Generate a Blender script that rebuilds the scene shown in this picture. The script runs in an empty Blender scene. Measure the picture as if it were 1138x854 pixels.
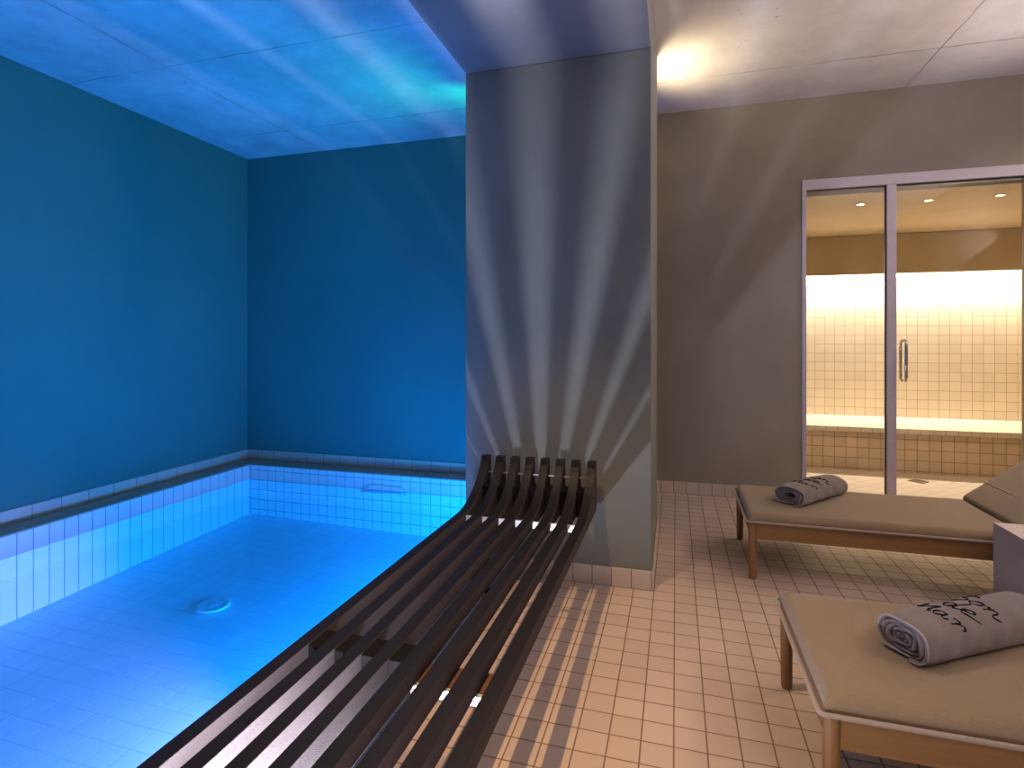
import bpy, bmesh, math, random
from mathutils import Vector, Matrix
random.seed(7)
S = bpy.context.scene
COL = S.collection

# ------------------------------------------------------------------ camera, world, exposure
YAW = math.atan((751 - 569) / 620.0)
cam_d = bpy.data.cameras.new('camera')
cam_d.sensor_fit = 'HORIZONTAL'
cam_d.sensor_width = 36.0
cam_d.lens = 36.0 * 620.0 / 1138.0
cam_d.shift_y = -(427.0 - 378.0) / 1138.0
cam_d.clip_start = 0.02
cam = bpy.data.objects.new('camera', cam_d)
cam.location = (0, 0, 1.27)
cam.rotation_euler = (math.pi / 2, 0, YAW)
COL.objects.link(cam)
S.camera = cam

S.view_settings.view_transform = 'Standard'
S.view_settings.look = 'None'
S.view_settings.exposure = 0.0
S.view_settings.gamma = 1.0
S.view_settings.use_curve_mapping = False
S.cycles.max_bounces = 10
S.cycles.diffuse_bounces = 6
S.cycles.glossy_bounces = 4
S.cycles.transparent_max_bounces = 12
S.cycles.use_denoising = True
S.cycles.sample_clamp_indirect = 6.0
S.cycles.caustics_reflective = False
S.cycles.caustics_refractive = False

w = bpy.data.worlds.new('world')
S.world = w
w.use_nodes = True
w.node_tree.nodes['Background'].inputs[0].default_value = (0.75, 0.7, 0.8, 1)
w.node_tree.nodes['Background'].inputs[1].default_value = 0.01

def light(name, kind, loc, energy, color, aim=None, size=0.05, size_y=None, spot=None, blend=0.5):
    d = bpy.data.lights.new(name, kind)
    d.energy = energy
    d.color = color
    if kind == 'AREA':
        d.size = size
        if size_y:
            d.shape = 'RECTANGLE'; d.size_y = size_y
        else:
            d.shape = 'DISK'
    else:
        d.shadow_soft_size = size
    if kind == 'SPOT':
        d.spot_size = math.radians(spot or 120); d.spot_blend = blend
    o = bpy.data.objects.new(name, d)
    o.location = loc
    if aim is not None:
        o.rotation_euler = (Vector(aim) - Vector(loc)).to_track_quat('-Z', 'Y').to_euler()
    COL.objects.link(o)
    return o

WARM = (1.0, 0.66, 0.38)
SOFT = (1.0, 0.78, 0.62)
BLUE = (0.0, 0.27, 1.0)
# downlights recessed in the beam over the bench
light('beam_lamp', 'SPOT', (-0.68, 1.9, 2.74), 175, (1.0, 0.66, 0.34), (-0.60, 1.85, 0), 0.012, spot=76, blend=0.9)
light('beam_lamp', 'SPOT', (-0.68, 0.35, 2.74), 135, (1.0, 0.66, 0.34), (-0.60, 0.4, 0), 0.012, spot=80, blend=0.9)
# linear uplight let into the floor under the bench
light('bench_uplights_and_fill', 'AREA', (-0.68, 0.35, 0.010), 105, (0.76, 0.78, 1.0), (-0.68, 0.35, 1.0), 0.030, 1.5)
for yy, e in ((1.06, 70), (0.92, 150), (0.76, 230)):  # extra spots added along the strip to brighten the slat sides
    light('bench_uplights_and_fill', 'SPOT', (-0.68, yy, 0.014), e, (0.88, 0.88, 1.0), (-0.74, yy - 0.12, 1.0), 0.01, spot=82, blend=0.7)
# lamps on the back of the pillar, throwing light on the concrete ceiling
light('pillar_lamps_and_fill', 'SPOT', (-0.16, 4.0, 2.80), 30, (1.0, 0.80, 0.48), (0.14, 4.02, 3.157), 0.04, spot=130, blend=1.0)
light('pillar_lamps_and_fill', 'SPOT', (-1.50, 4.05, 2.92), 5, (0.0, 1.0, 0.55), (-1.72, 4.2, 3.21), 0.04, spot=120, blend=1.0)
light('pillar_lamps_and_fill', 'SPOT', (-1.35, 4.00, 2.60), 30, (0.0, 1.0, 0.40), (-4.4, 3.0, 2.7), 0.06, spot=130, blend=1.0)  # extra green lamp added to tint the upper left wall
# unseen fill lights added to brighten the rest room, outside the picture
light('room_fill', 'SPOT', (2.9, 1.2, 3.1), 100, SOFT, (2.2, 1.5, 0), 0.15, spot=110, blend=0.9)
light('room_fill', 'SPOT', (3.1, 4.3, 3.1), 110, SOFT, (1.7, 3.6, 0), 0.12, spot=120, blend=0.9)
light('room_fill', 'SPOT', (1.3, -0.9, 3.1), 90, (1.0, 0.84, 0.80), (1.9, 1.8, 0), 0.10, spot=100, blend=0.9)
light('ceiling_fill', 'AREA', (3.1, 2.2, 2.2), 120, (1.0, 0.84, 0.80), (2.75, 1.9, 3.2), 0.15, 1.2)  # added upward fill that lifts the room ceiling
light('ceiling_fill', 'SPOT', (3.2, 3.9, 2.3), 120, (1.0, 0.82, 0.74), (1.4, 3.0, 3.157), 0.12, spot=120, blend=1.0)
# underwater lamps on the bench side of the pool
for yy, e in ((0.5, 62), (2.2, 88), (3.7, 90)):
    light('pool_lamp', 'AREA', (-1.17, yy, -0.36), e, BLUE, (-4.2, yy, 0.3), 0.22)
light('pool_lamp', 'SPOT', (-1.2, 2.0, -0.36), 260, (1.0, 0.30, 0.70), (-4.17, 2.2, -0.60), 0.05, spot=46, blend=0.9)
# LED cove of the steam room
light('cove_strip', 'AREA', (2.2, 6.99, 2.02), 150, (1.0, 0.85, 0.69), (2.2, 7.02, 0), 3.0, 0.05)

# ------------------------------------------------------------------ materials
def new_mat(name):
    m = bpy.data.materials.new(name); m.use_nodes = True
    nt = m.node_tree; nt.nodes.clear()
    out = nt.nodes.new('ShaderNodeOutputMaterial')
    b = nt.nodes.new('ShaderNodeBsdfPrincipled')
    nt.links.new(b.outputs[0], out.inputs[0])
    return m, nt, b, out

def N(nt, typ, **kw):
    n = nt.nodes.new(typ)
    for k, v in kw.items():
        setattr(n, k, v)
    return n

def val(nt, sock, v):
    if hasattr(v, 'is_linked') or hasattr(v, 'links'):
        nt.links.new(v, sock)
    else:
        sock.default_value = v

def M(nt, op, a, b=None, c=None):
    n = nt.nodes.new('ShaderNodeMath'); n.operation = op
    val(nt, n.inputs[0], a)
    if b is not None: val(nt, n.inputs[1], b)
    if c is not None: val(nt, n.inputs[2], c)
    return n.outputs[0]

def mixc(nt, f, a, b):
    n = nt.nodes.new('ShaderNodeMix'); n.data_type = 'RGBA'
    val(nt, n.inputs[0], f)
    val(nt, n.inputs[6], a if not isinstance(a, tuple) else (*a, 1)[:4])
    val(nt, n.inputs[7], b if not isinstance(b, tuple) else (*b, 1)[:4])
    return n.outputs[2]

def noise(nt, vec, scale, detail=4, rough=0.55):
    n = nt.nodes.new('ShaderNodeTexNoise')
    n.inputs['Scale'].default_value = scale
    n.inputs['Detail'].default_value = detail
    n.inputs['Roughness'].default_value = rough
    if vec is not None: nt.links.new(vec, n.inputs['Vector'])
    return n.outputs[0]

def ramp(nt, f, a, b, va=0.0, vb=1.0):
    n = nt.nodes.new('ShaderNodeMapRange')
    nt.links.new(f, n.inputs[0])
    n.inputs[1].default_value = a; n.inputs[2].default_value = b
    n.inputs[3].default_value = va; n.inputs[4].default_value = vb
    return n.outputs[0]

def bump(nt, b, h, strength=0.3, dist=0.01):
    n = nt.nodes.new('ShaderNodeBump')
    n.inputs['Strength'].default_value = strength
    n.inputs['Distance'].default_value = dist
    nt.links.new(h, n.inputs['Height'])
    nt.links.new(n.outputs[0], b.inputs['Normal'])

def tile_mat(name, tile, grout, size=(0.1, 0.1, 0.1), off=(0, 0, 0), gw=0.004, rough=0.35, rot=0.0, vary=0.12, bumps=0.35, wobble=0.0):
    """square tiles drawn on world axes, on whichever way the face looks"""
    m, nt, b, out = new_mat(name)
    g = N(nt, 'ShaderNodeNewGeometry')
    pos = g.outputs['Position']
    if rot:
        vr = N(nt, 'ShaderNodeVectorRotate', rotation_type='Z_AXIS')
        nt.links.new(pos, vr.inputs['Vector']); vr.inputs['Angle'].default_value = rot
        pos = vr.outputs[0]
    sp = N(nt, 'ShaderNodeSeparateXYZ'); nt.links.new(pos, sp.inputs[0])
    sn = N(nt, 'ShaderNodeSeparateXYZ'); nt.links.new(g.outputs['True Normal'], sn.inputs[0])
    mask = None; cells = []
    for i in range(3):
        q = M(nt, 'DIVIDE', M(nt, 'SUBTRACT', sp.outputs[i], off[i]), size[i])
        cells.append(M(nt, 'FLOOR', M(nt, 'ADD', q, 0.0001)))
        fr = M(nt, 'FRACT', M(nt, 'ADD', q, 0.5))
        d = M(nt, 'MULTIPLY', M(nt, 'ABSOLUTE', M(nt, 'SUBTRACT', fr, 0.5)), size[i])
        ln = ramp(nt, d, gw * 0.35, gw * 0.75, 1.0, 0.0)
        facing = M(nt, 'LESS_THAN', M(nt, 'ABSOLUTE', sn.outputs[i]), 0.6) if not (rot and i < 2) else M(nt, 'ADD', 1.0, 0.0)
        ln = M(nt, 'MULTIPLY', ln, facing)
        mask = ln if mask is None else M(nt, 'MAXIMUM', mask, ln)
    cv = N(nt, 'ShaderNodeCombineXYZ')
    for i in range(3): nt.links.new(cells[i], cv.inputs[i])
    wn = N(nt, 'ShaderNodeTexWhiteNoise', noise_dimensions='3D'); nt.links.new(cv.outputs[0], wn.inputs['Vector'])
    nz = noise(nt, g.outputs['Position'], 3.0, 3)
    dark = tuple(c * (1 - vary) for c in tile)
    col = mixc(nt, wn.outputs['Value'], tile, dark)
    col = mixc(nt, ramp(nt, nz, 0.35, 0.7, 0, 0.35), col, tuple(c * 0.86 for c in tile))
    col = mixc(nt, mask, col, grout)
    nt.links.new(col, b.inputs['Base Color'])
    nt.links.new(ramp(nt, mask, 0, 1, rough, 0.8), b.inputs['Roughness'])
    h = M(nt, 'SUBTRACT', M(nt, 'MULTIPLY', noise(nt, g.outputs['Position'], 22, 2), 0.12), mask)
    bump(nt, b, h, bumps, 0.003)
    return m

def plaster_mat(name, c1, c2, scale=1.3, rough=0.8, b_s=0.15):
    m, nt, b, out = new_mat(name)
    g = N(nt, 'ShaderNodeNewGeometry')
    n1 = noise(nt, g.outputs['Position'], scale, 5, 0.6)
    n2 = noise(nt, g.outputs['Position'], scale * 9, 4, 0.6)
    f = M(nt, 'ADD', M(nt, 'MULTIPLY', ramp(nt, n1, 0.3, 0.7), 0.8), M(nt, 'MULTIPLY', n2, 0.2))
    nt.links.new(mixc(nt, f, c1, c2), b.inputs['Base Color'])
    b.inputs['Roughness'].default_value = rough
    b.inputs['Specular IOR Level'].default_value = 0.25
    bump(nt, b, n2, b_s, 0.004)
    return m

def concrete_mat(name, c1, c2, xl, yl):
    """board-marked concrete with formwork joints at the given x and y positions"""
    m, nt, b, out = new_mat(name)
    g = N(nt, 'ShaderNodeNewGeometry')
    pos = g.outputs['Position']
    sp = N(nt, 'ShaderNodeSeparateXYZ'); nt.links.new(pos, sp.inputs[0])
    n1 = noise(nt, pos, 1.1, 6, 0.6)
    n2 = noise(nt, pos, 5.0, 6, 0.7)
    wob = M(nt, 'MULTIPLY', M(nt, 'SUBTRACT', noise(nt, pos, 7, 4), 0.5), 0.02)
    brk = noise(nt, pos, 2.3, 3)
    mask = None
    for ax, lst in ((0, xl), (1, yl)):
        for v in lst:
            d = M(nt, 'ABSOLUTE', M(nt, 'ADD', M(nt, 'SUBTRACT', sp.outputs[ax], v), wob))
            ln = ramp(nt, d, 0.002, 0.007, 1.0, 0.0)
            mask = ln if mask is None else M(nt, 'MAXIMUM', mask, ln)
    mask = M(nt, 'MULTIPLY', mask, ramp(nt, brk, 0.35, 0.55, 0.35, 1.0))
    vo = N(nt, 'ShaderNodeTexVoronoi'); vo.inputs['Scale'].default_value = 9.0
    nt.links.new(pos, vo.inputs['Vector'])
    pore = M(nt, 'MULTIPLY', ramp(nt, vo.outputs['Distance'], 0.04, 0.09, 1.0, 0.0), ramp(nt, n2, 0.45, 0.6, 0.0, 0.8))
    f = M(nt, 'ADD', M(nt, 'MULTIPLY', ramp(nt, n1, 0.35, 0.65), 0.6), M(nt, 'MULTIPLY', ramp(nt, n2, 0.35, 0.7), 0.4))
    col = mixc(nt, f, c1, c2)
    dk = tuple(c * 0.3 for c in c2)
    col = mixc(nt, M(nt, 'MULTIPLY', mask, 0.75), col, dk)
    col = mixc(nt, pore, col, dk)
    nt.links.new(col, b.inputs['Base Color'])
    b.inputs['Roughness'].default_value = 0.7
    h = M(nt, 'SUBTRACT', M(nt, 'MULTIPLY', n2, 0.7), mask)
    bump(nt, b, h, 0.35, 0.008)
    return m

def wood_mat(name, c1, c2, axis='X', scale=1.0, rough=0.4, coat=0.0, spec=0.5):
    m, nt, b, out = new_mat(name)
    tc = N(nt, 'ShaderNodeTexCoord')
    mp = N(nt, 'ShaderNodeMapping')
    s = {'X': (1.2, 26, 26), 'Y': (26, 1.2, 26), 'Z': (26, 26, 1.2)}[axis]
    mp.inputs['Scale'].default_value = tuple(k * scale for k in s)
    nt.links.new(tc.outputs['Object'], mp.inputs[0])
    n1 = noise(nt, mp.outputs[0], 1.0, 6, 0.65)
    n2 = noise(nt, mp.outputs[0], 4.0, 4, 0.6)
    f = M(nt, 'ADD', M(nt, 'MULTIPLY', ramp(nt, n1, 0.3, 0.7), 0.75), M(nt, 'MULTIPLY', n2, 0.25))
    nt.links.new(mixc(nt, f, c1, c2), b.inputs['Base Color'])
    b.inputs['Roughness'].default_value = rough
    b.inputs['Specular IOR Level'].default_value = spec
    b.inputs['Coat Weight'].default_value = coat
    bump(nt, b, n2, 0.25, 0.002)
    return m

def fabric_mat(name, c1, c2, scale=220, strength=0.5, sheen=0.3, dist=0.003):
    m, nt, b, out = new_mat(name)
    tc = N(nt, 'ShaderNodeTexCoord')
    n1 = noise(nt, tc.outputs['Object'], scale, 3, 0.7)
    n2 = noise(nt, tc.outputs['Object'], 5, 4, 0.6)
    f = M(nt, 'ADD', M(nt, 'MULTIPLY', ramp(nt, n1, 0.3, 0.7), 0.6), M(nt, 'MULTIPLY', n2, 0.4))
    nt.links.new(mixc(nt, f, c1, c2), b.inputs['Base Color'])
    b.inputs['Roughness'].default_value = 0.95
    b.inputs['Specular IOR Level'].default_value = 0.1
    b.inputs['Sheen Weight'].default_value = sheen
    bump(nt, b, n1, strength, dist)
    return m

def plain_mat(name, c, rough=0.5, metal=0.0, emit=None, es=0.0):
    m, nt, b, out = new_mat(name)
    tc = N(nt, 'ShaderNodeTexCoord')
    n1 = noise(nt, tc.outputs['Object'], 30, 3)
    nt.links.new(mixc(nt, ramp(nt, n1, 0.3, 0.7, 0, 0.5), c, tuple(k * 0.85 for k in c)), b.inputs['Base Color'])
    b.inputs['Roughness'].default_value = rough
    b.inputs['Metallic'].default_value = metal
    if emit:
        b.inputs['Emission Color'].default_value = (*emit, 1); b.inputs['Emission Strength'].default_value = es
    return m

def clear_mat(name, ior, tint, ripple=0.0, rough=0.0, boost=1.0):
    m, nt, b, out = new_mat(name)
    nt.nodes.remove(b)
    g = N(nt, 'ShaderNodeNewGeometry')
    fr = N(nt, 'ShaderNodeFresnel')
    iorv = M(nt, 'ADD', ior, M(nt, 'MULTIPLY', g.outputs['Backfacing'], 1 / ior - ior))
    nt.links.new(iorv, fr.inputs['IOR'])
    tr = N(nt, 'ShaderNodeBsdfTransparent'); tr.inputs[0].default_value = (*tint, 1)
    gl = N(nt, 'ShaderNodeBsdfGlossy'); gl.inputs['Roughness'].default_value = rough
    mx = N(nt, 'ShaderNodeMixShader')
    nt.links.new(M(nt, 'MULTIPLY', fr.outputs[0], boost), mx.inputs[0])
    nt.links.new(tr.outputs[0], mx.inputs[1]); nt.links.new(gl.outputs[0], mx.inputs[2])
    nt.links.new(mx.outputs[0], out.inputs[0])
    if ripple:
        mp = N(nt, 'ShaderNodeMapping'); mp.inputs['Scale'].default_value = (1.0, 2.4, 1)
        nt.links.new(g.outputs['Position'], mp.inputs[0])
        n1 = noise(nt, mp.outputs[0], 3.0, 4, 0.5)
        bm_ = N(nt, 'ShaderNodeBump'); bm_.inputs['Strength'].default_value = ripple; bm_.inputs['Distance'].default_value = 0.02
        nt.links.new(n1, bm_.inputs['Height'])
        nt.links.new(bm_.outputs[0], gl.inputs['Normal'])
    return m

FLOOR = tile_mat('floor_tile', (0.50, 0.38, 0.30), (0.16, 0.09, 0.055), off=(-0.006, 0.011, 0), gw=0.0042, rough=0.42)
SKIRT = tile_mat('skirting_tile', (0.56, 0.47, 0.40), (0.20, 0.13, 0.09), off=(-0.018, 0.011, 0), gw=0.0042, rough=0.35)
SKIRT2 = tile_mat('skirting_tile_wide', (0.56, 0.47, 0.40), (0.20, 0.13, 0.09), size=(0.2, 0.2, 0.1), off=(-0.06, 0.05, 0), gw=0.004, rough=0.35)
LEDGE = tile_mat('ledge_tile', (0.30, 0.33, 0.28), (0.14, 0.15, 0.13), off=(0.03, 0.011, 0), gw=0.004, rough=0.45)
POOLW = tile_mat('pool_wall_tile', (0.74, 0.76, 0.78), (0.16, 0.30, 0.40), off=(0.03, 0.02, 0.045), gw=0.0055, rough=0.3, vary=0.05)
POOLWL = tile_mat('pool_side_tile', (0.74, 0.76, 0.78), (0.14, 0.28, 0.40), size=(0.1, 0.1, 5.0), off=(0.03, 0.02, 2.0), gw=0.0055, rough=0.3, vary=0.05)
POOLF = tile_mat('pool_floor_tile', (0.46, 0.82, 0.95), (0.34, 0.64, 0.82), size=(0.13, 0.13, 0.13), off=(0.03, 0.04, 0), gw=0.005, rough=0.3, vary=0.06)
STEAMW = tile_mat('steam_wall_tile', (0.66, 0.58, 0.47), (0.30, 0.22, 0.14), size=(0.1, 0.1, 0.1), off=(0.02, 0, 0.02), gw=0.004, rough=0.3, vary=0.09)
STEAMB = tile_mat('steam_bench_tile', (0.62, 0.48, 0.34), (0.24, 0.15, 0.08), size=(0.1, 0.1, 0.1), off=(0.0, 0, 0.02), gw=0.005, rough=0.35, vary=0.18)
STEAMF = tile_mat('steam_floor_tile', (0.62, 0.53, 0.45), (0.30, 0.21, 0.15), off=(0.02, 0.03, 0), gw=0.003, rough=0.35, rot=math.radians(45), vary=0.1)
WALLP = plaster_mat('pool_plaster', (0.06, 0.195, 0.175), (0.045, 0.16, 0.145), 0.9)
WALLR = plaster_mat('room_plaster', (0.31, 0.28, 0.235), (0.235, 0.21, 0.172), 1.2)
PILLAR = plaster_mat('pillar_plaster', (0.205, 0.215, 0.19), (0.16, 0.17, 0.15), 1.6)
BEAM = plaster_mat('beam_plaster', (0.24, 0.24, 0.24), (0.19, 0.19, 0.19), 1.4)
STEAMP = plaster_mat('steam_plaster', (0.50, 0.40, 0.25), (0.42, 0.33, 0.20), 2.0)
CEIL_L = concrete_mat('concrete_pool_side', (0.68, 0.68, 0.69), (0.38, 0.38, 0.39), (-3.47, -1.35), (3.11, 4.37, 1.85))
CEIL_R = concrete_mat('concrete_room_side', (0.70, 0.67, 0.68), (0.48, 0.45, 0.46), (1.643,), (4.235, 2.98))
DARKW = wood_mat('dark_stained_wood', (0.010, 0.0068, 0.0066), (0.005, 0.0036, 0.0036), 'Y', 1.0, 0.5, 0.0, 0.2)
LITSIDE = fabric_mat('lit_slat_side', (0.10, 0.080, 0.080), (0.030, 0.023, 0.022), 330, 0.5, 0.0)  # speckled sides; the uplight's glow is partly put into this paler colour
MATTE = plain_mat('black_block', (0.006, 0.005, 0.005), 0.9)
MATTE.node_tree.nodes['Principled BSDF'].inputs['Specular IOR Level'].default_value = 0.1
BLOCKW = wood_mat('rust_brown_wood', (0.16, 0.06, 0.02), (0.05, 0.02, 0.01), 'X', 1.0, 0.5)
OAK = wood_mat('oiled_oak', (0.29, 0.15, 0.048), (0.15, 0.072, 0.022), 'X', 0.9, 0.42)
OAKZ = wood_mat('oiled_oak_leg', (0.29, 0.15, 0.048), (0.15, 0.072, 0.022), 'Z', 0.9, 0.42)
CUSH = fabric_mat('beige_terry', (0.28, 0.20, 0.112), (0.19, 0.132, 0.072), 260, 0.8)
TRIMF = fabric_mat('beige_binding', (0.34, 0.27, 0.20), (0.26, 0.20, 0.14), 300, 0.4)
TOWEL = fabric_mat('grey_terry_towel', (0.235, 0.185, 0.17), (0.155, 0.120, 0.112), 320, 0.9)
HEM = fabric_mat('towel_hem', (0.36, 0.31, 0.30), (0.28, 0.24, 0.23), 300, 0.4)
INK = fabric_mat('black_embroidery', (0.012, 0.010, 0.012), (0.006, 0.005, 0.006), 500, 0.2, 0.0)
METAL = plain_mat('brushed_aluminium', (0.50, 0.46, 0.52), 0.42, 0.25)
CHROME = plain_mat('polished_steel', (0.72, 0.70, 0.70), 0.12, 1.0)
PLATE = plain_mat('stainless_plate', (0.75, 0.74, 0.76), 0.35, 0.6)
RUBBER = plain_mat('black_gasket', (0.03, 0.028, 0.03), 0.6)
CUBE_M = plaster_mat('white_lacquer', (0.52, 0.46, 0.45), (0.48, 0.43, 0.42), 1.0, 0.45, 0.02)
WHITEP = plain_mat('white_plastic', (0.8, 0.82, 0.84), 0.3)
GLASS = clear_mat('clear_glass', 1.5, (0.95, 0.96, 0.94), boost=0.8)
WATER = clear_mat('pool_water', 1.33, (0.46, 0.90, 1.0), ripple=0.25)
GLOW = plain_mat('warm_lamp', (0.9, 0.9, 0.8), 0.4, 0, (1.0, 0.86, 0.6), 45)
GRATE = plain_mat('bronze_grate', (0.16, 0.11, 0.07), 0.5, 0.5)

# ------------------------------------------------------------------ mesh helpers
def box(bm, x0, x1, y0, y1, z0, z1, mat=None):
    vs = [bm.verts.new(p) for p in ((x0, y0, z0), (x1, y0, z0), (x1, y1, z0), (x0, y1, z0), (x0, y0, z1), (x1, y0, z1), (x1, y1, z1), (x0, y1, z1))]
    fs = [bm.faces.new([vs[i] for i in f]) for f in ((0, 3, 2, 1), (4, 5, 6, 7), (0, 1, 5, 4), (1, 2, 6, 5), (2, 3, 7, 6), (3, 0, 4, 7))]
    if mat is not None:
        for v in vs: v.co = mat @ v.co
    return vs, fs

def cyl(bm, p0, p1, r0, r1=None, seg=20, cap=True):
    r1 = r0 if r1 is None else r1
    p0 = Vector(p0); p1 = Vector(p1); d = (p1 - p0).normalized()
    q = d.to_track_quat('Z', 'Y')
    rings = []
    for p, r in ((p0, r0), (p1, r1)):
        rings.append([bm.verts.new(p + q @ Vector((r * math.cos(2 * math.pi * k / seg), r * math.sin(2 * math.pi * k / seg), 0))) for k in range(seg)])
    for k in range(seg):
        bm.faces.new((rings[0][k], rings[0][(k + 1) % seg], rings[1][(k + 1) % seg], rings[1][k]))
    if cap:
        bm.faces.new(rings[0][::-1]); bm.faces.new(rings[1])

def tube(bm, pts, r, seg=8, closed=False):
    pts = [Vector(p) for p in pts]
    n = len(pts); rings = []
    for i, p in enumerate(pts):
        if closed: t = pts[(i + 1) % n] - pts[i - 1]
        else: t = pts[min(i + 1, n - 1)] - pts[max(i - 1, 0)]
        if t.length < 1e-9: t = Vector((0, 0, 1))
        t.normalize()
        up = Vector((0, 0, 1)) if abs(t.z) < 0.9 else Vector((1, 0, 0))
        a = t.cross(up).normalized(); b = t.cross(a)
        rr = r[i] if isinstance(r, (list, tuple)) else r
        rings.append([bm.verts.new(p + (a * math.cos(2 * math.pi * k / seg) + b * math.sin(2 * math.pi * k / seg)) * rr) for k in range(seg)])
    for i in range(n if closed else n - 1):
        A = rings[i]; B = rings[(i + 1) % n]
        for k in range(seg):
            bm.faces.new((A[k], A[(k + 1) % seg], B[(k + 1) % seg], B[k]))
    if not closed:
        bm.faces.new(rings[0][::-1]); bm.faces.new(rings[-1])

def prism(bm, poly, axis_vals, axis='X'):
    """extrude an outline (list of 2D points) between two values of an axis"""
    def P(a, p):
        if axis == 'X': return (a, p[0], p[1])
        if axis == 'Y': return (p[0], a, p[1])
        return (p[0], p[1], a)
    A = [bm.verts.new(P(axis_vals[0], p)) for p in poly]
    B = [bm.verts.new(P(axis_vals[1], p)) for p in poly]
    n = len(poly)
    for k in range(n):
        bm.faces.new((A[k], A[(k + 1) % n], B[(k + 1) % n], B[k]))
    bm.faces.new(A[::-1]); bm.faces.new(B)

def obj(name, bm, mat, parent=None, bevel=0.0, smooth=False, seg=2):
    bmesh.ops.recalc_face_normals(bm, faces=bm.faces[:])
    me = bpy.data.meshes.new(name)
    bm.to_mesh(me); bm.free()
    me.materials.append(mat)
    o = bpy.data.objects.new(name, me)
    COL.objects.link(o)
    if parent is not None: o.parent = parent
    if smooth:
        for p in me.polygons: p.use_smooth = True
    if bevel:
        md = o.modifiers.new('bevel', 'BEVEL'); md.width = bevel; md.segments = seg; md.limit_method = 'ANGLE'
        md.angle_limit = math.radians(40)
    return o

def boxes(name, lst, mat, parent=None, bevel=0.0):
    bm = bmesh.new()
    for b in lst: box(bm, *b)
    return obj(name, bm, mat, parent, bevel)

def struct(name, lst, mat, bevel=0.0):
    o = boxes(name, lst, mat, None, bevel); o['kind'] = 'structure'; return o

def thing(name, label, cat, loc=(0, 0, 0), rotz=0.0, group=None):
    o = bpy.data.objects.new(name, None); COL.objects.link(o)
    o.empty_display_size = 0.1
    o.location = loc; o.rotation_euler = (0, 0, rotz); o['label'] = label; o['category'] = cat
    if group: o['group'] = group
    return o

def tag(o, label, cat, group=None, kind=None):
    o['label'] = label; o['category'] = cat
    if group: o['group'] = group
    if kind: o['kind'] = kind
    return o

def copy_tree(o, parent=None):
    c = o.copy(); COL.objects.link(c)
    if parent is not None: c.parent = parent
    for ch in [x for x in bpy.data.objects if x.parent == o]:
        copy_tree(ch, c)
    return c

# ------------------------------------------------------------------ the shell
XL, XR, YB, YF, YN = -4.41, 3.3, 4.945, 4.82, -1.6
PX0, PX1, PY0, PY1 = -4.185, -1.13, -0.9, 4.725      # pool basin
CL, CR = 3.21, 3.157
YP0, YP1 = 2.914, 3.85                               # pillar front and back
WL = -0.156                                          # water level

struct('floor', [(PX1, XR, YN, YF + 0.12, -0.12, 0.0), (PX1, -0.16, YF + 0.12, YB, -0.12, 0.0)], FLOOR)
struct('trim_1', [(XL, PX0, YN, YB, -0.012, 0.0), (PX0, PX1, PY1, YB, -0.012, 0.0), (PX0, PX1, YN, PY0, -0.012, 0.0)], LEDGE)
struct('wall_pool_left', [(PX0 - 0.1, PX0, PY0, PY1, -0.85, -0.012)], POOLWL)
struct('wall_pool_far', [(PX0, PX1, PY1, PY1 + 0.1, -0.85, -0.012)], POOLW)
struct('wall_pool_right', [(PX1, PX1 + 0.1, PY0, PY1, -0.85, -0.12)], POOLW)
struct('wall_pool_near', [(PX0, PX1, PY0 - 0.1, PY0, -0.85, -0.012)], POOLW)
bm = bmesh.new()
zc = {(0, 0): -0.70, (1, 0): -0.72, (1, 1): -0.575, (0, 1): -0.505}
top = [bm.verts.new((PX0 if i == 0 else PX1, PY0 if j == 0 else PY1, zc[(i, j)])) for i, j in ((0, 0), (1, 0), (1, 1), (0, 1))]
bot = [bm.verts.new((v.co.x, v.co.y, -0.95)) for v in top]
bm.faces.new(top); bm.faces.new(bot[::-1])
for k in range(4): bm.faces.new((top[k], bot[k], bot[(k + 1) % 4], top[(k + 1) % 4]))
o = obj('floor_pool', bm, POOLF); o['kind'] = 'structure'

struct('wall_left', [(XL - 0.15, XL, YN, YB + 0.15, -0.14, CL)], WALLP)
struct('wall_pool_back', [(XL, -0.9, YB, YB + 0.15, -0.14, CL)], WALLP)
struct('wall_back', [(-0.9, 0.944, YF, YF + 0.15, 0, CR), (0.944, 2.43, YF, YF + 0.15, 2.516, CR), (2.43, XR + 0.1, YF, YF + 0.15, 0, CR)], WALLR)
struct('wall_partition', [(-0.9, -0.155, YF - 0.09, YF, 0, CR)], BEAM)
struct('wall_right', [(XR, XR + 0.15, YN, YF, 0, CR)], WALLR)
struct('wall_near', [(XL, XR, YN - 0.15, YN, 0, CL)], WALLR)
struct('wall_pillar', [(-1.125, -0.12, YP0, YP1, 0, 2.755)], PILLAR, 0.004)
struct('ceiling', [(XL, -0.62, YN, YB + 0.15, CL, CL + 0.2)], CEIL_L)
struct('ceiling_room', [(-0.62, XR, YN, YF + 0.15, CR, CR + 0.2)], CEIL_R)
struct('ceiling_beam', [(-1.125, -0.12, YN, YP1, 2.757, CR + 0.1)], BEAM, 0.003)
struct('baseboard_left', [(XL, XL + 0.012, YN, YB, 0, 0.098)], SKIRT2, 0.002)
struct('baseboard_pool_back', [(XL, -0.9, YB - 0.012, YB, 0, 0.098)], SKIRT2, 0.002)
struct('baseboard_back', [(-0.155, 0.944, YF - 0.012, YF, 0, 0.098)], SKIRT, 0.002)
struct('baseboard_partition', [(-0.9, -0.15, YF - 0.104, YF - 0.09, 0, 0.098), (-0.155, -0.143, YF - 0.09, YF - 0.012, 0, 0.098)], SKIRT, 0.002)
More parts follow.
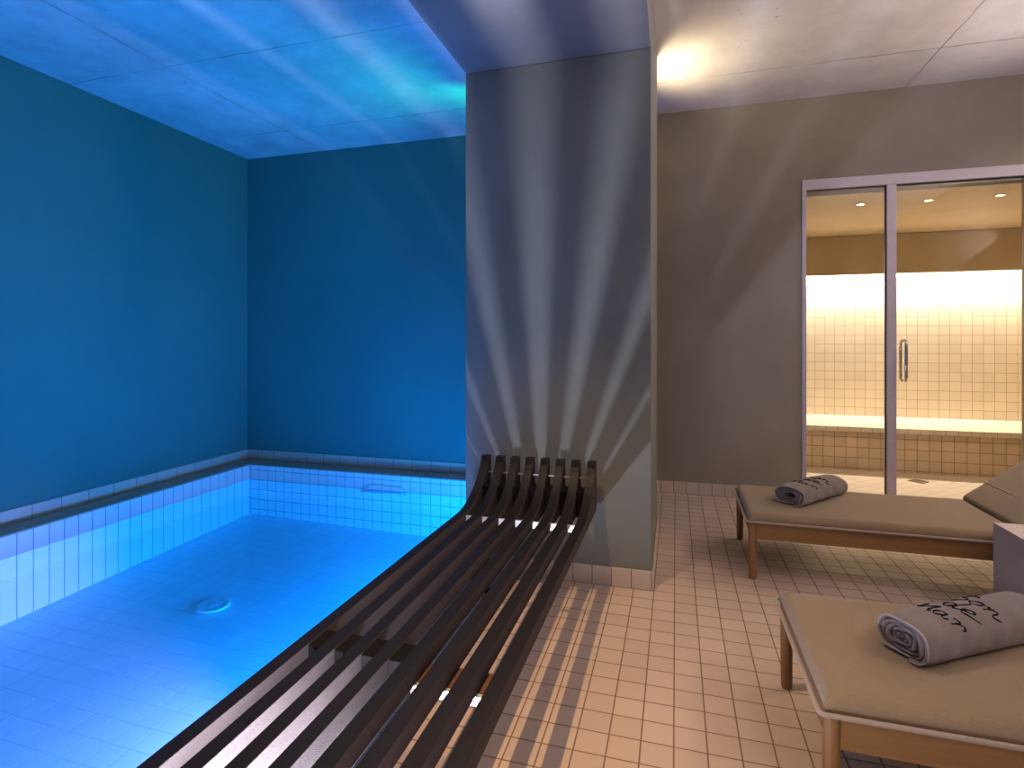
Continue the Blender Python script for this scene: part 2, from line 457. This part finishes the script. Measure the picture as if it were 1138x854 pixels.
struct('baseboard_pillar', [(-1.13, -0.118, YP0 - 0.011, YP0, 0, 0.098), (-0.12, -0.108, YP0 - 0.011, YP1, 0, 0.098)], SKIRT, 0.002)

# water
bm = bmesh.new()
vs = [bm.verts.new(p) for p in ((PX0, PY0, WL), (PX1, PY0, WL), (PX1, PY1, WL), (PX0, PY1, WL))]
bm.faces.new(vs)
me = bpy.data.meshes.new('pool_water'); bm.to_mesh(me); bm.free(); me.materials.append(WATER)
o = bpy.data.objects.new('pool_water', me); COL.objects.link(o)
tag(o, 'clear bright blue lit water filling the indoor pool', 'water', kind='stuff')

# ------------------------------------------------------------------ steam room behind the glass
SX0, SX1, SY0, SY1, SC = 0.1, 3.7, YF + 0.15, 7.061, 2.42
struct('floor_steam', [(SX0, SX1, YF + 0.12, SY1, -0.12, -0.001)], STEAMF)
struct('wall_steam_back', [(SX0, SX1, SY1, SY1 + 0.1, 0, 2.3)], STEAMW)
struct('wall_steam_soffit', [(SX0, SX1, 6.93, 6.96, 1.985, SC), (SX0, SX1, 6.96, SY1 + 0.1, 2.12, SC)], STEAMP, 0.01)
struct('wall_steam_left', [(SX0 - 0.1, SX0, SY0, SY1, 0, SC)], STEAMW)
struct('wall_steam_right', [(SX1, SX1 + 0.1, SY0, SY1, 0, SC)], STEAMP)
struct('ceiling_steam', [(SX0, SX1, SY0, SY1, SC, SC + 0.1)], STEAMP)

t = thing('tiled_bench', 'long beige tiled bench along the back of the steam room', 'bench', (0, 0, 0))
boxes('base', [(SX0, SX1, 6.17, SY1 - 0.001, 0, 0.375)], STEAMB, t)
boxes('seat_top', [(SX0, SX1, 6.14, SY1 - 0.001, 0.375, 0.425)], STEAMW, t, 0.008)

t = thing('floor_drain', 'small bronze square drain in the steam room floor', 'drain', (2.09, 5.83, 0), math.radians(45))
boxes('rim', [(-0.06, 0.06, -0.06, -0.05, 0, 0.004), (-0.06, 0.06, 0.05, 0.06, 0, 0.004), (-0.06, -0.05, -0.05, 0.05, 0, 0.004), (0.05, 0.06, -0.05, 0.05, 0, 0.004)], GRATE, t)
boxes('grate', [(-0.05, 0.05, -0.05 + k * 0.02, -0.04 + k * 0.02, 0, 0.003) for k in range(5)], GRATE, t)

proto = None
for k, (lx, ly, wd) in enumerate(((1.500, 5.36, 'left'), (1.992, 5.36, 'middle'), (2.467, 5.33, 'right'))):
    lab = {'left': 'small glowing downlight behind the fixed glass panel, leftmost of the three',
           'middle': 'small glowing downlight behind the glass door, just right of the mullion',
           'right': 'small glowing downlight behind the glass door, farthest from the mullion'}[wd]
    if proto is None:
        proto = t = thing('downlight', lab, 'lamp', (lx, ly, SC), 0, 'steam room ceiling downlights')
        bm = bmesh.new()
        tube(bm, [(0.030 * math.cos(a * math.pi / 12), 0.030 * math.sin(a * math.pi / 12), -0.003) for a in range(24)], 0.005, 8, True)
        obj('ring', bm, CHROME, t, smooth=True)
        bm = bmesh.new(); cyl(bm, (0, 0, -0.004), (0, 0, 0.0), 0.020, 0.026)
        obj('lens', bm, GLOW, t)
    else:
        t = copy_tree(proto); t.location = (lx, ly, SC); t['label'] = lab
    light('downlight_lamp', 'SPOT', (lx, ly, SC - 0.02), 24, (1.0, 0.78, 0.48), (lx, ly, 0), 0.02, spot=130, blend=0.8)

# glass front
f = struct('trim_door_frame', [(0.944, 2.445, YF - 0.012, YF + 0.05, 2.436, 2.516), (0.944, 0.976, YF - 0.012, YF + 0.05, 0, 2.436),
                          (1.520, 1.584, YF - 0.012, YF + 0.05, 0, 2.436)], METAL, 0.003)
g_ = boxes('gasket', [(0.976, 1.52, YF + 0.004, YF + 0.016, 2.428, 2.436), (1.584, 2.43, YF + 0.004, YF + 0.016, 2.424, 2.436),
                      (1.514, 1.520, YF + 0.004, YF + 0.016, 0.01, 2.436)], RUBBER, f)
o = struct('window_1', [(0.977, 1.519, YF + 0.018, YF + 0.028, 0.0, 2.434)], GLASS)
d = thing('door_1', '', '', (0, 0, 0)); del d['label']; del d['category']; d['kind'] = 'structure'
boxes('door_glass', [(1.590, 2.41, YF + 0.018, YF + 0.028, 0.008, 2.42)], GLASS, d)
for sgn in (-1, 1):
    bm = bmesh.new()
    yo = YF + 0.023
    pts = []
    x0, z0, z1 = 1.638, 0.965, 1.265
    yy = yo + sgn * 0.055
    pts = [(x0, yo + sgn * 0.006, z0), (x0, yo + sgn * 0.03, z0), (x0, yo + sgn * 0.048, z0 + 0.006), (x0, yy, z0 + 0.025), (x0, yy, (z0 + z1) / 2),
           (x0, yy, z1 - 0.025), (x0, yo + sgn * 0.048, z1 - 0.006), (x0, yo + sgn * 0.03, z1), (x0, yo + sgn * 0.006, z1)]
    tube(bm, pts, 0.011, 12)
    obj('door_handle', bm, CHROME, d, smooth=True)
boxes('hinge', [(2.375, 2.43, YF + 0.008, YF + 0.018, 2.30, 2.39)], CHROME, d, 0.003)
boxes('hinge', [(2.375, 2.43, YF + 0.008, YF + 0.018, 0.18, 0.27)], CHROME, d, 0.003)

# ------------------------------------------------------------------ pool fittings
def floor_z(x, y):
    u = (x - PX0) / (PX1 - PX0); v = (y - PY0) / (PY1 - PY0)
    return (zc[(0, 0)] * (1 - u) + zc[(1, 0)] * u) * (1 - v) + (zc[(0, 1)] * (1 - u) + zc[(1, 1)] * u) * v
ix, iy = -3.08, 3.13
t = thing('pool_floor_inlet', 'round white inlet cap on the pool floor under the water', 'pool inlet', (ix, iy, floor_z(ix, iy)))
bm = bmesh.new()
prof = [(0.0, 0.012), (0.05, 0.012), (0.07, 0.008), (0.088, 0.014), (0.098, 0.012), (0.102, 0.0)]
rings = []
for r, z in prof:
    rings.append([bm.verts.new((r * math.cos(k * math.pi / 16), r * math.sin(k * math.pi / 16), z)) for k in range(32)] if r > 0 else None)
c0 = bm.verts.new((0, 0, 0.012))
for k in range(32): bm.faces.new((c0, rings[1][k], rings[1][(k + 1) % 32]))
for a in range(1, len(prof) - 1):
    for k in range(32): bm.faces.new((rings[a][k], rings[a][(k + 1) % 32], rings[a + 1][(k + 1) % 32], rings[a + 1][k]))
obj('cap', bm, POOLF, t, smooth=True)
bm = bmesh.new(); tube(bm, [(0.1 * math.cos(a * math.pi / 16), 0.1 * math.sin(a * math.pi / 16), 0.006) for a in range(32)], 0.008, 8, True)
obj('ring', bm, WHITEP, t, smooth=True)

t = thing('skimmer', 'white skimmer mouth at the waterline of the far pool wall', 'skimmer', (-2.65, PY1, WL - 0.015))
bm = bmesh.new()
prism(bm, [(-0.235, -0.02), (0.235, -0.02), (0.20, 0.05), (-0.13, 0.06)], (-0.012, -0.002), 'Y')
obj('cover', bm, POOLW, t, 0.002)
bm = bmesh.new()
tube(bm, [(-0.235, -0.016, -0.005), (-0.13, -0.014, 0.062), (0.20, -0.014, 0.052), (0.235, -0.016, -0.005)], 0.006, 8, True)
obj('rim', bm, WHITEP, t, smooth=True)
bm = bmesh.new()
prism(bm, [(-0.04, 0.004), (0.0, 0.004), (0.0, 0.012), (-0.04, 0.008)], (-0.20, 0.18), 'X')
obj('weir_flap', bm, WHITEP, t, 0.001)

# ------------------------------------------------------------------ slatted bench
D = 0.82
BT = 1.27 - D               # top of the flat slats
BB = BT - 0.047
SW, PITCH, X0 = 0.0414, 0.0807, -0.993
BY0 = -0.55
t = thing('slatted_bench', 'long dark stained slatted wooden bench curving up against the pillar', 'bench', (0, 0, 0))
def slat_outline():
    pts = [(BY0, BT)]
    pts.append((2.46, BT))
    n = 12
    for k in range(1, n + 1):                       # concave sweep to the raised tip
        u = k / n
        y = 2.46 + 0.345 * (1 - (1 - u) ** 1.35)
        z = BT + 0.205 * u ** 1.75
        pts.append((y, z))
    pts.append((2.845, BT + 0.205))
    pts.append((2.85, BT - 0.01))
    pts.append((2.825, BB))
    pts.append((BY0, BB))
    return pts
OUT = slat_outline()
for k in range(8):
    bm = bmesh.new()
    prism(bm, OUT, (X0 + k * PITCH, X0 + k * PITCH + SW), 'X')
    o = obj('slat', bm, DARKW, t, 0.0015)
    o.data.materials.append(LITSIDE)
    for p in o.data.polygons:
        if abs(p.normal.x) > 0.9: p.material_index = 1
XB0, XB1 = X0 + SW, X0 + 7 * PITCH
for yb in (-0.1, 1.29):
    for k in range(4):
        xa = X0 + k * PITCH + SW
        boxes('spacer_block', [(xa, xa + PITCH - SW, yb, yb + 0.085, BB - 0.02, BT - 0.006)], MATTE, t)
    boxes('cross_rail', [(X0 + 4 * PITCH + SW - 0.02, XB1 + 0.02, yb, yb + 0.085, BB - 0.035, BB)], BLOCKW, t)
    boxes('steel_bar', [(X0 + 4 * PITCH + SW - 0.02, XB1 + 0.02, yb - 0.016, yb - 0.002, BB - 0.008, BB)], PLATE, t)
for k in range(7):
    xa = X0 + k * PITCH + SW
    boxes('spacer_block', [(xa, xa + PITCH - SW, 2.70, 2.80, BB, BT + 0.075)], MATTE, t)
boxes('steel_bar', [(XB0 - 0.02, XB1 + 0.02, 2.47, 2.482, BB + 0.005, BT - 0.012)], PLATE, t)
bm = bmesh.new(); cyl(bm, (XB0 - 0.02, 2.81, BT + 0.12), (XB1 + 0.02, 2.81, BT + 0.12), 0.004, seg=10)
obj('tie_rod', bm, PLATE, t, smooth=True)
for yb in (-0.1, 1.29, 2.62):
    for xs in (-0.99, -0.945):
        bm = bmesh.new(); box(bm, xs, xs + 0.040, yb + 0.02, yb + 0.065, 0, BB)
        obj('leg', bm, MATTE, t, 0.003)

t = thing('floor_uplight', 'narrow linear light strip let into the floor under the slatted bench', 'lamp', (-0.68, 0.35, 0))
boxes('housing_baffle', [(-0.030, 0.030, -0.77, -0.755, 0, 0.014), (-0.030, 0.030, 0.755, 0.77, 0, 0.014), (-0.030, -0.022, -0.77, 0.77, 0, 0.044), (0.022, 0.030, -0.77, 0.77, 0, 0.012)], METAL, t)  # left wall made taller to block light towards the pool walls
boxes('lens', [(-0.021, 0.021, -0.755, 0.755, 0, 0.007)], plain_mat('uplight_lens', (0.9, 0.9, 0.95), 0.2), t)

# ------------------------------------------------------------------ loungers
LW, LL, HX = 0.655, 1.95, 1.235
def pad(bm, x0, x1, y0, y1, z0, z1, r, nx=30, ny=14, rs=0):
    """soft rounded cushion with a lightly domed, uneven top"""
    rnd = random.Random(rs)
    ph = [rnd.uniform(0, 6.28) for _ in range(6)]
    rows_t = []; rows_b = []
    def edge(u, n):                 # rows crowd at the border
        return u
    xs = [x0, x0 + r * 0.08, x0 + r * 0.3, x0 + r * 0.65, x0 + r] + [x0 + r + (x1 - x0 - 2 * r) * k / nx for k in range(1, nx)] + [x1 - r, x1 - r * 0.65, x1 - r * 0.3, x1 - r * 0.08, x1]
    ys = [y0, y0 + r * 0.08, y0 + r * 0.3, y0 + r * 0.65, y0 + r] + [y0 + r + (y1 - y0 - 2 * r) * k / ny for k in range(1, ny)] + [y1 - r, y1 - r * 0.65, y1 - r * 0.3, y1 - r * 0.08, y1]
    def prof(d):
        d = min(max(d / r, 0), 1)
        return math.sqrt(max(0, 1 - (1 - d) ** 2))
    for x in xs:
        rt = []; rb = []
        for y in ys:
            p = prof(min(x - x0, x1 - x)) * prof(min(y - y0, y1 - y))
            wv = 0.0016 * (math.sin(9 * x + ph[0]) * math.sin(11 * y + ph[1]) + 0.6 * math.sin(23 * x + ph[2] + 5 * y) * math.sin(17 * y + ph[3]))
            z = z0 + (z1 - z0) * (0.30 + 0.70 * p) + wv * p
            rt.append(bm.verts.new((x, y, z))); rb.append(bm.verts.new((x, y, z0)))
        rows_t.append(rt); rows_b.append(rb)
    nX, nY = len(xs), len(ys)
    for i in range(nX - 1):
        for j in range(nY - 1):
            bm.faces.new((rows_t[i][j], rows_t[i + 1][j], rows_t[i + 1][j + 1], rows_t[i][j + 1]))
            bm.faces.new((rows_b[i][j], rows_b[i][j + 1], rows_b[i + 1][j + 1], rows_b[i + 1][j]))
    for i in range(nX - 1):
        for j in (0, nY - 1):
            bm.faces.new((rows_t[i][j], rows_b[i][j], rows_b[i + 1][j], rows_t[i + 1][j]))
    for j in range(nY - 1):
        for i in (0, nX - 1):
            bm.faces.new((rows_t[i][j], rows_t[i][j + 1], rows_b[i][j + 1], rows_b[i][j]))

def rect_loop(x0, x1, y0, y1, z, r=0.02, n=5):
    pts = []
    for cx, cy, a0 in ((x1 - r, y1 - r, 0), (x0 + r, y1 - r, 90), (x0 + r, y0 + r, 180), (x1 - r, y0 + r, 270)):
        for k in range(n + 1):
            a = math.radians(a0 + 90 * k / n)
            pts.append((cx + r * math.cos(a), cy + r * math.sin(a), z))
    return pts

def make_lounger(label):
    t = thing('sun_lounger', label, 'lounger', group='low wooden loungers')
    for lx in (0.022, LL - 0.022):
        for ly in (0.022, LW - 0.022):
            bm = bmesh.new(); cyl(bm, (lx, ly, 0.0), (lx, ly, 0.012), 0.016, 0.0195, 20); 
            cyl(bm, (lx, ly, 0.012), (lx, ly, 0.296), 0.0195, 0.022, 20)
            obj('leg', bm, OAKZ, t, smooth=False)
    for ly in (0.010, LW - 0.034):
        boxes('side_rail', [(0.036, LL - 0.036, ly, ly + 0.024, 0.215, 0.302)], OAK, t, 0.003)
    for lx in (0.012, LL - 0.036):
        boxes('end_rail', [(lx, lx + 0.022, 0.036, LW - 0.036, 0.222, 0.300)], OAK, t, 0.003)
    sl = [(0.09 + k * 0.105, 0.15 + k * 0.105, 0.034, LW - 0.034, 0.285, 0.301) for k in range(11)]
    boxes('slat_deck', sl, OAK, t)
    bm = bmesh.new(); pad(bm, 0.002, HX - 0.004, 0.004, LW - 0.004, 0.303, 0.352, 0.030, 34, 16, 3)
    m = obj('seat_cushion', bm, CUSH, t, smooth=True)
    bm = bmesh.new(); tube(bm, rect_loop(-0.012, HX - 0.002, -0.008, LW + 0.008, 0.310, 0.015), 0.0065, 8, True)
    obj('piping', bm, TRIMF, m, smooth=True)
    # raised back
    A = math.radians(-38)
    R = Matrix.Translation((HX + 0.004, 0, 0.318)) @ Matrix.Rotation(A, 4, 'Y')
    bm = bmesh.new(); pad(bm, 0.0, 0.72, 0.004, LW - 0.004, 0.0, 0.055, 0.028, 20, 16, 9)
    for v in bm.verts: v.co = R @ v.co
    m = obj('back_cushion', bm, CUSH, t, smooth=True)
    bm = bmesh.new(); tube(bm, [R @ Vector((0.155, 0.01 + (LW - 0.02) * k / 10, 0.0535)) for k in range(11)], 0.004, 6)
    obj('seam', bm, TRIMF, m, smooth=True)
    bm = bmesh.new()
    for ya in (0.04, LW - 0.064):
        box(bm, 0.0, 0.70, ya, ya + 0.024, -0.032, -0.003, R)
    for k in range(6): box(bm, 0.04 + k * 0.12, 0.09 + k * 0.12, 0.064, LW - 0.064, -0.018, -0.004, R)
    obj('back_frame', bm, OAK, t)
    e = R @ Vector((0.45, 0, -0.03))
    for ya in (0.045, LW - 0.065):
        bm = bmesh.new(); tube(bm, [(e.x, ya + 0.01, e.z), (e.x + 0.16, ya + 0.01, 0.295)], 0.010, 8)
        obj('prop', bm, OAK, t)
    return t
la = make_lounger('low wooden lounger with beige cushion and raised back, in front of the glass door')
la.location = (0.370, 3.187, 0)
lb = copy_tree(la); lb.location = (0.366, 1.603, 0)
lb['label'] = 'nearest low wooden lounger with beige terry cushion, cut off at lower right corner'

# cube side table
t = tag(boxes('side_table', [(1.42, 1.84, 2.66, 3.13, 0, 0.42)], CUBE_M, None, 0.003), 'plain white lacquered box side table between the two loungers', 'side table')

# ------------------------------------------------------------------ towels
GL = {   # hand-drawn letters: strokes of points, x along the line, y up
 'S': [[(0.80, 1.0), (0.45, 1.12), (0.12, 0.9), (0.25, 0.62), (0.62, 0.42), (0.68, 0.12), (0.35, -0.08), (0.0, 0.06)]],
 'o': [[(0.45, 0.50), (0.15, 0.45), (0.02, 0.2), (0.2, 0.0), (0.48, 0.1), (0.5, 0.38), (0.3, 0.52), (0.62, 0.42)]],
 'n': [[(0.0, 0.45), (0.12, 0.42), (0.1, 0.0)], [(0.1, 0.25), (0.3, 0.48), (0.48, 0.42), (0.5, 0.1), (0.62, -0.02), (0.85, 0.15)]],
 'd': [[(0.48, 0.42), (0.2, 0.5), (0.02, 0.25), (0.15, 0.0), (0.42, 0.12), (0.56, 0.6), (0.66, 1.1), (0.52, 0.5), (0.58, 0.02), (0.85, 0.15)]],
 'e': [[(0.02, 0.18), (0.35, 0.28), (0.42, 0.48), (0.2, 0.52), (0.02, 0.25), (0.15, -0.02), (0.45, 0.02), (0.9, 0.3)]],
 'M': [[(0.0, -0.05), (0.12, 0.5), (0.28, 1.0), (0.38, 0.5), (0.46, 0.12), (0.66, 0.6), (0.86, 1.0), (0.9, 0.5), (0.98, 0.0), (1.12, 0.08)]],
 'a': [[(0.45, 0.42), (0.2, 0.5), (0.02, 0.22), (0.18, 0.0), (0.42, 0.15), (0.48, 0.45), (0.48, 0.08), (0.65, 0.0), (0.75, 0.12)]],
 'r': [[(0.0, 0.42), (0.12, 0.5), (0.3, 0.42), (0.22, 0.0)], [(0.24, 0.25), (0.45, 0.5), (0.62, 0.4), (0.58, 0.32)]],
}
ADV = {'S': 0.85, 'o': 0.68, 'n': 0.85, 'd': 0.85, 'e': 0.8, 'M': 1.15, 'a': 0.75, 'r': 0.7}

def smooth_pts(pts, n=6):
    out = []
    P = [pts[0]] + list(pts) + [pts[-1]]
    for i in range(1, len(P) - 2):
        for k in range(n):
            u = k / n
            q = []
            for c in range(2):
                p0, p1, p2, p3 = P[i - 1][c], P[i][c], P[i + 1][c], P[i + 2][c]
                q.append(0.5 * (2 * p1 + (p2 - p0) * u + (2 * p0 - 5 * p1 + 4 * p2 - p3) * u * u + (3 * p1 - p0 - 3 * p2 + p3) * u ** 3))
            out.append(tuple(q))
    out.append(pts[-1])
    return out

def make_towel(label, L, a, b, turns, loc, rotz, cap, tx0, ts, s0, seed):
    """rolled towel along local +x, the roll a flattened spiral of half width a and half height b; writing on the outside"""
    t = thing('rolled_towel', label, 'towel', loc, rotz, 'rolled grey towels')
    rnd = random.Random(seed)
    ph = [rnd.uniform(0, 6.28) for _ in range(6)]
    th = 0.0085
    nseg = 44
    def base(ang):
        # superellipse, flat below
        c, s = math.cos(ang), math.sin(ang)
        e = 0.82
        y = a * math.copysign(abs(c) ** e, c); z = b * math.copysign(abs(s) ** e, s)
        if z < -b * 0.78: z = -b * 0.78 - (abs(z) - b * 0.78) * 0.25
        return Vector((0, y, z))
    ZB = b * 0.835
    def surf(ang, k, x):
        """k = 1 outside; shrinks inwards"""
        p = base(ang) * k
        w = 0.0012 * math.sin(95 * x + 4 * ang + ph[5]) + 0.0022 * math.sin(31 * x + 3 * ang + ph[0]) + 0.0014 * math.sin(57 * x + ph[1] - 2 * ang) + 0.0012 * math.sin(5 * ang + ph[2] + 12 * x)
        rr = 1.0 + (w / max(b, 0.02)) * (0.6 if math.sin(ang) > -0.5 else 0.1)
        endp = 1.0
        for dist in (x + L * 0.0, L - x):
            if dist < 0.03: endp = min(endp, 1 - 0.05 * (1 - dist / 0.03) ** 2)
        sk = 0.012 * math.sin(x / L * 3.1)          # slight sag of the roll
        return Vector((x, p.y * rr * endp, p.z * rr * endp + ZB + sk * 0.2))
    nt_ = int(turns * nseg)
    nx = 60
    A0 = math.radians(cap)
    def kk(i, inner):
        ang = A0 - 2 * math.pi * i / nseg
        tt = i / nseg
        k = 1.0 - (tt * th * 1.45 + (th if inner else 0)) / ((a + b) / 2)
        return ang, max(k, 0.05)
    bm = bmesh.new()
    grid = {}
    for inner in (0, 1):
        for i in range(nt_ + 1):
            ang, k = kk(i, inner)
            for j in range(nx + 1):
                x = L * j / nx
                off = 0.004 * math.sin(i * 0.37 + ph[3]) + 0.003 * math.sin(i * 0.11 + ph[4])
                if j == 0: x += off + (0.010 * (i / nt_))
                if j == nx: x -= off
                grid[(inner, i, j)] = bm.verts.new(surf(ang, k, x))
    for i in range(nt_):
        for j in range(nx):
            bm.faces.new((grid[0, i, j], grid[0, i + 1, j], grid[0, i + 1, j + 1], grid[0, i, j + 1]))
            bm.faces.new((grid[1, i, j], grid[1, i, j + 1], grid[1, i + 1, j + 1], grid[1, i + 1, j]))
        for j in (0, nx):
            bm.faces.new((grid[0, i, j], grid[0, i + 1, j], grid[1, i + 1, j], grid[1, i, j]))
    for j in range(nx):
        for i in (0, nt_):
            bm.faces.new((grid[0, i, j], grid[0, i, j + 1], grid[1, i, j + 1], grid[1, i, j]))
    obj('roll', bm, TOWEL, t, smooth=True)
    bm = bmesh.new()
    pts = []
    for i in range(0, nseg + 1):
        ang, k = kk(i, 0)
        p = surf(ang, k * 0.995, 0.004 * math.sin(i * 0.37 + ph[3]) + 0.003 * math.sin(i * 0.11 + ph[4]) + 0.001)
        pts.append(p)
    tube(bm, pts, 0.0032, 6)
    obj('hem', bm, HEM, t, smooth=True)
    # writing: arc length table of the outer loop, from the back (+y) over the top to the front (-y)
    tab = []; acc = 0; prev = None
    for i in range(201):
        ang = math.radians(0) + math.pi * i / 200
        p = base(ang)
        if prev is not None: acc += (p - prev).length
        tab.append((acc, ang)); prev = p
    def ang_at(s):
        for (s1, a1), (s2, a2) in zip(tab, tab[1:]):
            if s <= s2: return a1 + (a2 - a1) * (s - s1) / max(s2 - s1, 1e-9)
        return tab[-1][1]
    bm = bmesh.new()
    for li, word in enumerate(('Son', 'de', 'Mar')):
        cur = {0: 0.0, 1: 0.55, 2: -0.1}[li]
        for ch in word:
            for st in GL[ch]:
                pts = []; rad = []
                sp = smooth_pts(st)
                for n_, (u, v) in enumerate(sp):
                    # line runs around the roll back to front, lines stack towards the near end
                    sarc = s0 + (cur + u) * ts
                    x = tx0 + (2 - li) * ts * 1.25 + v * ts * 0.95
                    ang = ang_at(sarc)
                    # outer surface at this angle
                    i_f = ((A0 - ang) % (2 * math.pi)) / (2 * math.pi)
                    k = 1.0 - (i_f * th * 1.45) / ((a + b) / 2)
                    pts.append(surf(ang, k * 1.0, x) + Vector((0, math.cos(ang), math.sin(ang))) * 0.0006)
                    w_ = 0.5 + 0.5 * math.sin(n_ * 0.55 + li)
                    rad.append(0.0015 + 0.0015 * w_)
                tube(bm, pts, rad, 6)
            cur += ADV[ch]
    obj('embroidery', bm, INK, t, smooth=True)
    return t

make_towel('rolled grey towel with black script on the nearest lounger, showing its coiled end', 0.52, 0.088, 0.063, 5.6,
           (0.625, 1.865, 0.354), math.radians(33), 255, 0.120, 0.066, 0.050, 3)
make_towel('flatter rolled grey towel with black script on the lounger by the glass door', 0.48, 0.094, 0.058, 4.0,
           (0.60, 3.41, 0.354), math.radians(50), 250, 0.12, 0.066, 0.055, 8)
